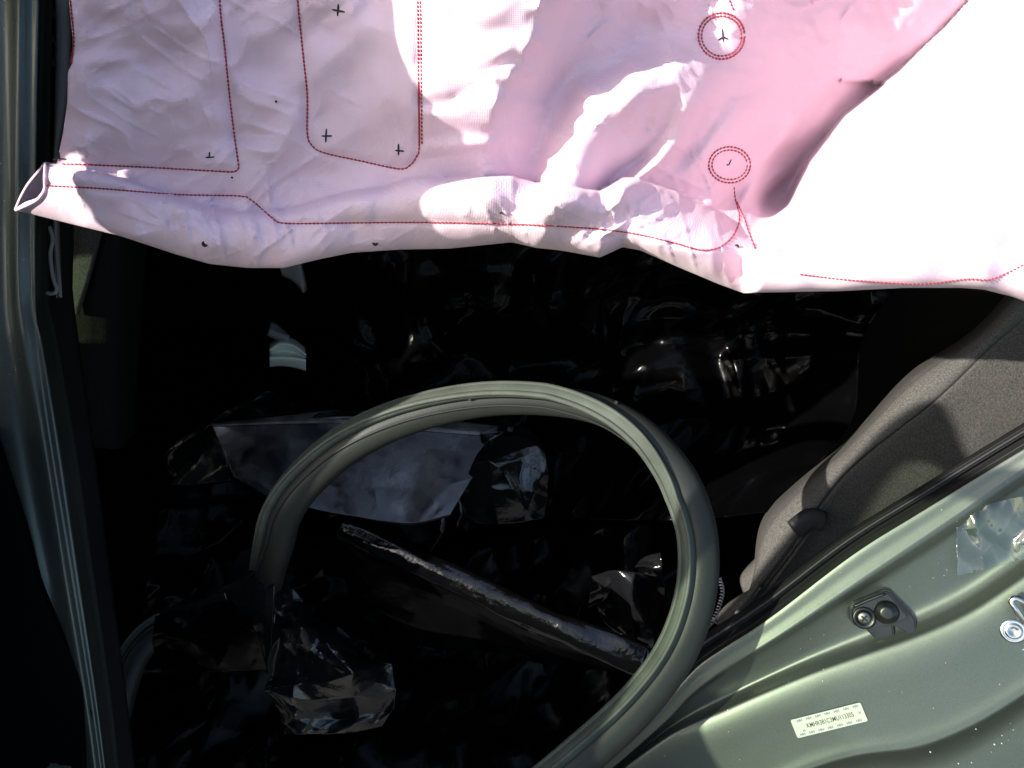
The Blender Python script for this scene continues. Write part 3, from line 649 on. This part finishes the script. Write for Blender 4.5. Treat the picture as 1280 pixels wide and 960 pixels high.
s_C = [(369, -60), (372, 0), (378, 60), (384, 120), (384, 165), (389, 181), (405, 191), (450, 201), (498, 211), (512, 207), (521, 195), (524, 180), (523, 100), (522, 0), (520, -60)]
s_E = [(1000, 343), (1060, 350), (1140, 355), (1165, 354), (1210, 349), (1240, 349), (1280, 331), (1330, 305)]
s_F = [(87, -60), (88, 0), (92, 45), (91, 65), (87, 84)]
s_G = [(908, -60), (910, -20), (912, 0), (920, 18)]
SEAMS_PULL = [s_A, s_B[:12], s_C]
# orientation of the three fold lines
D1FLIP = D2FLIP = D3FLIP = False
D1FLIP = segdist(np.array([560.]), np.array([100.]), L1)[0][0] < 0
D2FLIP = segdist(np.array([850.]), np.array([180.]), L2)[0][0] < 0
D3FLIP = segdist(np.array([1200.]), np.array([250.]), L3)[0][0] < 0
def CP(px, py, lift=0.): return PY(px, py, YC - hgt(px, py) - lift)
nu, nv = 470, 150
tt = np.linspace(0, 1, nu); vv = np.linspace(0, 1, nv); vv = 1 - (1 - vv) ** 1.35
G = np.zeros((nv, nu, 3)); PX = np.zeros((nv, nu)); PYv = np.zeros((nv, nu))
for i, v in enumerate(vv):
    ytop = -70.; px = 60 + (1400 - 60) * tt
    for _ in range(3):
        y = ytop + (yb(px) - ytop) * v
        xl = np.interp(y, LEFT[:, 0], LEFT[:, 1]); px = xl + (1400 - xl) * tt
    y = ytop + (yb(px) - ytop) * v
    PX[i] = px; PYv[i] = y
G = CP(PX, PYv)
# the hidden rear layer joins at the hem
sheet('bag_cloth', G, M_cloth, air, .0016)
# far layer of the open hem end, seen through its mouth at the left
rim0 = cr([(57, 204), (47, 216), (35, 231), (26, 247), (19.5, 262.5)], 24); rim1 = cr([(72, 206), (68, 222), (60, 240), (48, 254), (30, 265)], 24)
rows = [np.array([PY(x, y, YC + .0075) for i, (x, y) in enumerate(rim0)]), np.array([PY(x, y, YC + .0100) for i, (x, y) in enumerate(rim0 * .6 + rim1 * .4)]),
        np.array([PY(x, y, YC + .0135) for i, (x, y) in enumerate(rim1)])]
sheet('rear_layer', loft(rows, 40, 16), M_cloth, air, .0012)
for q_, hh in ((rim0, -.0075), (cr([(57, 205), (56, 222), (56, 236), (51, 245), (43, 252), (20, 262.5)], 24), None)):
    pth = np.array([PY(x, y, YC - (hh if hh is not None else float(hgt(np.array([x + 2.]), np.array([y]))[0]) + .0006)) for x, y in q_])
    sweep('cut_edge', pth, circ(.0010, 8), M_cloth, air)
# stitching
def stitch(name, pts, step=4.6, gap=1.0, r=.00058, lift=.0006, closed=False):
    q = np.asarray(pts, float)
    L = np.r_[0, np.cumsum(np.linalg.norm(np.diff(cr(pts, 400), axis=0), axis=1))]; q = cr(pts, 400); paths = []; s = 0
    st = np.arange(0, L[-1] - step, step); ss = st[:, None] + np.linspace(0, step - gap, 4)[None, :]
    x = np.interp(ss, L, q[:, 0]); y = np.interp(ss, L, q[:, 1]); lf = np.tile(np.array([-.0003, lift, lift, -.0003]), (len(st), 1))
    paths = list(CP(x, y, lf))
    return multi_tubes(name, paths, r, M_thread, air, 5)
for s in (s_A, s_B, s_B2, s_C[:13], s_F): stitch('seam_stitching', s, 5.0, .35)
for s in (s_C[11:], s_B[10:15], s_E, s_G): stitch('seam_stitching', s, 5.0, 1.4)
stitch('seam_stitching', [(x + 3.5, y) for x, y in s_C[11:]], 5.0, 1.4)
def ell(cx, cy, rx, ry, rot=0): return [(cx + rx * math.cos(a) * math.cos(rot) - ry * math.sin(a) * math.sin(rot), cy + rx * math.cos(a) * math.sin(rot) + ry * math.sin(a) * math.cos(rot)) for a in np.linspace(0, 2 * math.pi, 25)]
for cx, cy, rx, ry in ((902, 45, 29, 29), (912, 206, 26, 22.5)):
    stitch('ring_stitching', ell(cx, cy, rx, ry), 4.6, .8, .0007); stitch('ring_stitching', ell(cx, cy, rx - 4, ry - 4), 4.6, .8, .0006)
def mark(strokes):
    paths = []
    for a, c in strokes:
        x = np.linspace(a[0], c[0], 6); y = np.linspace(a[1], c[1], 6); paths.append(CP(x, y, .0002))
    multi_tubes('ink_mark', paths, .0006, M_ink, air, 5)
mark([((423, 5), (422, 20)), ((415, 12), (431, 15))]); mark([((408, 161), (407, 178)), ((402, 170), (415, 170))])
mark([((498, 180), (498, 194)), ((494, 188), (505, 189))]); mark([((903, 36), (904, 52)), ((903, 46), (910, 49)), ((898, 50), (903, 47))])
mark([((914, 199), (911, 206)), ((911, 206), (908, 206))]); mark([((262, 190), (262, 197)), ((257, 197), (268, 196))])
mark([((74, 190), (75, 201)), ((68, 198), (83, 199)), ((66, 200), (74, 195))])
for x, y, r in ((256, 305, 3.4), (469, 304, 3.2), (921, 308, 2.6), (290, 222, 1.2), (345, 127, 1.2), (626, 266, 1.6)):
    c = CP(np.array([x]), np.array([y]), .0)[0]
    lathe('vent_hole', [(r * .00058, -.001), (r * .00058, .0009), (r * .0003, .0006), (r * .00005, .0004)], c, -ray(x, y)[...], M_hole, air, 14)
settle(air)

# ---------------------------------------------------------------- loose door seal
sealr = root('door_seal', tuple(P(620, 497, .61)), 'grey rubber door seal pulled off its flange and hanging in a big loop', 'rubber seal')
SP = [(134, 1040, .80), (138, 950, .82), (150, 880, .84), (170, 822, .86), (202, 788, .88), (242, 780, .90), (285, 800, .91), (312, 790, .89), (330, 750, .82), (338, 714, .73), (347, 680, .665), (357, 642, .64), (385, 602, .63), (440, 556, .62), (520, 520, .615), (620, 500, .61), (720, 505, .605), (790, 533, .60), (842, 585, .60), (870, 645, .60), (877, 705, .595), (868, 765, .59), (843, 825, .585), (797, 885, .58), (735, 943, .575), (650, 1015, .57)]
sp = cr([tuple(P(x, y, d)) for x, y, d in SP], 260)
tw = np.interp(np.linspace(0, 1, 260), [0, .3, .42, .55, .68, .78, 1], [R(0), R(0), R(5), R(35), R(70), R(150), R(165)])
def prof_bulb():
    pts = []
    for i in range(28):
        a = 2 * math.pi * i / 28; r = .0128
        if abs(a - math.pi) < .25: r *= .97
        pts.append((r * math.cos(a) * 1.05 - .001, r * math.sin(a) * .92))
    return pts
sgn = 1
T, N, Bn = frames(sp, -fw)
mid = 140
if (N[mid] @ upv) < 0: sgn = -1
def rot_off(pr, dn, db): return [(sgn * (a + dn), c + db) for a, c in pr]
sweep('bulb', sp, prof_bulb(), M_rubber, sealr, twist=tw * sgn)
sweep('clip_channel', sp, rot_off(rrect_c := [(-.0030, -.0055), (.0030, -.0055), (.0042, -.004), (.0042, .004), (.0030, .0055), (-.0030, .0055)], .0142, -.001), M_lip, sealr, twist=tw * sgn)
sweep('sealing_lip', sp, rot_off(circ(.0016, 10, .0022), .0185, .0030), M_lip, sealr, twist=tw * sgn)
sweep('sealing_lip', sp, rot_off(circ(.0014, 10, .0020), .0170, -.006), M_lip, sealr, twist=tw * sgn)
sweep('mould_ridge', sp, rot_off(circ(.0009, 8), .0088, .0094), M_rubber, sealr, twist=tw * sgn)
for x, y, d in ((587, 499, .597), (408, 583, .614), (770, 503, .592)):
    c = P(x, y, d); lathe('vent_hole', [(.0013, -.004), (.0013, .0012), (.0008, .0008), (.0001, .0006)], c, -ray(x, y), M_hole, sealr, 12)
settle(sealr)

# ---------------------------------------------------------------- black film
def filmgrid(rows, nu, nv, amp, seed, freq=9., n=8, f0=.7, f1=2.2, lin_=True):
    G = loft(rows, nu, nv, not lin_)
    u = np.linspace(0, 1, nu)[None, :]; v = np.linspace(0, 1, nv)[:, None]
    wu = np.linalg.norm(np.diff(G, axis=1), axis=2).sum(1).mean(); wv = np.linalg.norm(np.diff(G, axis=0), axis=2).sum(0).mean()
    h = crumple(u * wu * freq + 0 * v, v * wv * freq + 0 * u, seed, n, f0, f1)
    h = h + .45 * fbm(u * wu * freq * .9 + .3, v * wv * freq * .9, seed + 7, 3)
    d = CAM - G; d /= np.linalg.norm(d, axis=2, keepdims=True)
    return G + d * (amp * (h - h.mean()))[..., None]
def row3(pts, n=40): q = cr(pts, n); return np.array([P(x, y, d) for x, y, d in q])
cov = root('seat_cover_film', tuple(P(450, 580, 1.0)), 'dusty black plastic sheet folded over the seat, its blue sheen behind the rubber seal', 'plastic sheet')
# front face hanging from its folded top edge
rows = [row3([(263, 530, 1.0), (350, 521, 1.0), (440, 513, 1.0), (540, 524, 1.0), (640, 535, 1.0)]),
        row3([(264, 533, .992), (350, 526, .992), (440, 520, .992), (540, 529, .992), (636, 541, .992)]),
        row3([(276, 560, .984), (350, 556, .983), (440, 560, .983), (540, 562, .983), (618, 565, .984)]),
        row3([(292, 596, .973), (355, 602, .972), (440, 608, .971), (530, 610, .972), (590, 598, .974)]),
        row3([(330, 618, .965), (380, 634, .962), (440, 646, .960), (510, 656, .960), (562, 645, .964)])]
G = filmgrid(rows, 150, 70, .0016, 11, 7., 7, .5, 1.6)
sheet('front_face', G, M_film, cov, .0006)
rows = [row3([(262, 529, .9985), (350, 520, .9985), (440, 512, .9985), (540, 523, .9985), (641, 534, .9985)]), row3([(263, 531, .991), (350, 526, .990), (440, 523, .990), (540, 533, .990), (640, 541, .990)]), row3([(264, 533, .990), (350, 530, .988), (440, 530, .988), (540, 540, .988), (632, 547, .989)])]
sheet('sunlit_fold', loft(rows, 90, 10), M_sunlit, cov, .0005)  # sunlit strip along the top fold, painted as heavier dust
rows = [row3([(263, 530, 1.002), (350, 521, 1.002), (440, 513, 1.002), (540, 524, 1.002), (640, 535, 1.002)]), row3([(330, 500, 1.10), (400, 500, 1.10), (460, 498, 1.10), (540, 505, 1.10), (640, 520, 1.10)])]
sheet('top_face', filmgrid(rows, 90, 20, .004, 12), M_film, cov, .0006)
# crumpled right end
rows = [row3([(600, 540, .995), (630, 532, .995), (655, 533, .995), (672, 545, .995)]), row3([(602, 556, .98), (630, 546, .975), (660, 548, .975), (682, 568, .985)]),
        row3([(590, 580, .975), (625, 578, .965), (660, 578, .968), (686, 595, .98)]), row3([(578, 610, .975), (615, 612, .965), (655, 612, .968), (685, 622, .98)]), row3([(580, 645, .985), (600, 655, .98), (640, 655, .98), (680, 648, .99)])]
G = filmgrid(rows, 90, 90, .024, 17, 8., 7, .5, 1.6); sheet('crumpled_end', G, M_film2, cov, .0006)
# left wing
rows = [row3([(262, 532, 1.0), (240, 565, 1.01), (212, 606, 1.02)]), row3([(268, 545, .99), (262, 575, .995), (240, 606, 1.0)]), row3([(278, 562, .985), (284, 580, .98), (288, 600, .975)])]
sheet('side_flap', filmgrid(rows, 50, 40, .008, 23, 12., 6, .6, 1.6), M_film, cov, .0006)
rows = [row3([(385, 517, 1.05), (360, 505, 1.06), (332, 490, 1.07), (265, 524, 1.07), (205, 569, 1.08), (224, 606, 1.08)], 60), row3([(380, 520, 1.055), (352, 510, 1.06), (330, 496, 1.068), (268, 530, 1.068), (211, 570, 1.078), (228, 600, 1.078)], 60),
        row3([(370, 540, 1.10), (340, 535, 1.12), (310, 535, 1.12), (280, 550, 1.12), (250, 575, 1.12), (240, 600, 1.12)], 60)]
sheet('rear_fold', filmgrid(rows, 90, 24, .006, 29, 12.), M_film2, cov, .0006)
# tails below
rows = [row3([(540, 640, .97), (552, 640, .965), (562, 640, .97)]), row3([(545, 660, .97), (552, 665, .96), (560, 662, .97)]), row3([(536, 690, .98), (537, 692, .978), (539, 690, .98)])]
sheet('torn_tail', filmgrid(rows, 14, 24, .006, 31, 20.), M_film2, cov, .0005)
rows = [row3([(566, 628, .97), (573, 622, .965), (580, 630, .97)]), row3([(570, 640, .97), (577, 640, .965), (583, 645, .97)]), row3([(571, 660, .975), (572, 661, .973), (574, 659, .975)])]
sheet('torn_tail', filmgrid(rows, 14, 24, .006, 32, 20.), M_film2, cov, .0005)
settle(cov)

rod = root('wrapped_bar', tuple(P(620, 745, .76)), 'long bar wrapped in shiny black film lying diagonally inside the seal loop', 'plastic wrapped bar')
q = cr([(425, 661, .80), (520, 702, .78), (620, 748, .76), (720, 792, .74), (814, 830, .725)], 120)
path = np.array([P(x, y, d) for x, y, d in q]); T, N, Bn = frames(path, -fw)
V = np.zeros((120, 22, 3)); r = np.random.RandomState(5)
RAD = crumple(np.linspace(0, 2.6, 120)[:, None] + np.zeros((1, 22)), np.zeros((120, 1)) + np.linspace(0, 2 * math.pi, 22, endpoint=False)[None, :], 61, 8, .8, 2.0) + .25 * crumple(np.linspace(0, 14, 120)[:, None] + np.zeros((1, 22)), np.zeros((120, 1)) + np.linspace(0, 3, 22)[None, :], 63, 6, .6, 1.6)
for i in range(120):
    for j in range(22):
        a = 2 * math.pi * j / 22; s = i / 119
        rad = (.0062 + .0038 * s) * (1 + .30 * (RAD[i, j] - .55)) * (1 if i < 117 else (120 - i) / 4.)
        V[i, j] = path[i] + rad * (math.cos(a) * N[i] * 1.15 + .55 * math.sin(a) * Bn[i])
link('wrapped_rod', V.reshape(-1, 3), gridfaces(120, 22, 0, True) + [tuple(range(22)), tuple(119 * 22 + j for j in range(21, -1, -1))], M_filmbar, rod)
rows = [row3([(425, 664, .80), (500, 694, .785), (570, 727, .77), (640, 763, .755), (720, 803, .74), (800, 824, .735)]), row3([(425, 680, .81), (480, 715, .80), (550, 745, .79), (630, 780, .775), (700, 812, .76), (790, 830, .75)]),
        row3([(430, 720, .85), (460, 755, .84), (520, 785, .83), (600, 800, .82), (680, 822, .80), (780, 836, .78)]), row3([(440, 760, .90), (480, 790, .90), (540, 810, .88), (610, 815, .87), (680, 830, .84), (770, 840, .80)])]
sheet('hanging_film', filmgrid(rows, 120, 50, .006, 37, 9., 7, .7, 2.), M_film3, rod, .0006)
settle(rod)

bag = root('crumpled_bag', tuple(P(400, 820, .80)), 'crumpled shiny black plastic bag at the lower left under the end of the seal loop', 'plastic bag')
rows = [row3([(300, 690, .74), (320, 684, .735), (344, 690, .74)]), row3([(275, 735, .75), (310, 718, .73), (343, 705, .735)]), row3([(290, 752, .75), (320, 745, .735), (343, 735, .735)]), row3([(318, 790, .76), (332, 790, .75), (340, 785, .745)]), row3([(334, 842, .77), (336, 845, .768), (338, 842, .768)])]
sheet('pinched_corner', filmgrid(rows, 50, 70, .012, 41, 9., 6, .5, 1.4), M_film2, bag, .0006)
rows = [row3([(344, 715, .79), (370, 740, .79), (395, 770, .79), (425, 785, .79)]), row3([(343, 760, .78), (365, 770, .775), (395, 785, .775), (440, 800, .785)]), row3([(340, 800, .775), (365, 805, .765), (400, 808, .765), (450, 822, .775)]),
        row3([(338, 845, .78), (365, 846, .77), (410, 845, .77), (490, 830, .78)]), row3([(330, 862, .785), (380, 875, .765), (430, 872, .765), (495, 865, .785)]), row3([(350, 890, .79), (390, 898, .785), (440, 898, .785), (492, 885, .79)]), row3([(355, 918, .80), (395, 918, .79), (440, 916, .79), (478, 908, .80)])]
sheet('bag_body', filmgrid(rows, 150, 150, .026, 43, 13., 9, .5, 1.9), M_film2, bag, .0006)
rows = [row3([(198, 765, .76), (240, 753, .755), (282, 741, .75)]), row3([(200, 769, .757), (243, 759, .752), (284, 749, .747)]), row3([(204, 773, .775), (246, 766, .77), (290, 760, .765)])]
sheet('bag_strip', filmgrid(rows, 40, 30, .006, 47, 12.), M_film2, bag, .0006)
rows = [row3([(194, 770, .765), (240, 760, .760), (300, 748, .755)]), row3([(190, 800, .75), (245, 795, .745), (320, 790, .74)]), row3([(196, 835, .77), (250, 840, .76), (335, 838, .77)])]
sheet('bag_skirt', filmgrid(rows, 90, 70, .016, 49, 12., 9, .6, 2.0), M_film3, bag, .0006)
settle(bag)

sm = filmgrid([row3([(735, 760, .86), (770, 740, .86), (800, 700, .86), (825, 690, .86)]), row3([(740, 720, .85), (765, 712, .84), (795, 715, .84), (830, 725, .85)]), row3([(742, 748, .85), (775, 765, .84), (800, 780, .84), (835, 770, .85)]), row3([(760, 790, .86), (785, 800, .86), (805, 812, .86), (835, 800, .87)])], 70, 60, .040, 51, 14., 8, .5, 1.7)
tag(sheet('film_scrap', sm, M_film2, None, .0006), 'small crumpled scrap of black film right of the wrapped bar end', 'plastic sheet')
bgf = filmgrid([row3([(440, 280, 1.0), (620, 285, 1.0), (780, 285, 1.0), (1000, 300, 1.0), (1150, 320, .98)]), row3([(440, 380, 1.10), (600, 390, 1.08), (780, 390, 1.08), (960, 400, 1.06), (1080, 420, .98)]), row3([(440, 470, 1.15), (600, 480, 1.13), (780, 500, 1.1), (950, 520, 1.05), (1062, 530, .95)]), row3([(440, 620, 1.10), (600, 640, 1.06), (760, 650, 1.02), (860, 650, 1.0), (960, 640, .93)])], 240, 160, .020, 55, 9., 9, .6, 2.0, False)
tag(sheet('backrest_film', bgf, M_film3, None, .0006), 'large black plastic sheet draped over the seat back behind the airbag hem', 'plastic sheet')

X, Y = np.meshgrid(np.linspace(-.50, .24, 200), np.linspace(.06, .66, 170))
Z = .44 + .10 * smooth(.15, .6, Y) + .05 * fbm(X * 5, Y * 5, 91, 3) + .022 * crumple(X * 9, Y * 9, 93, 9, .6, 2.0)
tag(sheet('floor_film', np.stack([X, Y, Z], 2), M_film3, None, .0006), 'wide wrinkled black plastic sheet covering the floor below the bar and the bag', 'plastic sheet')
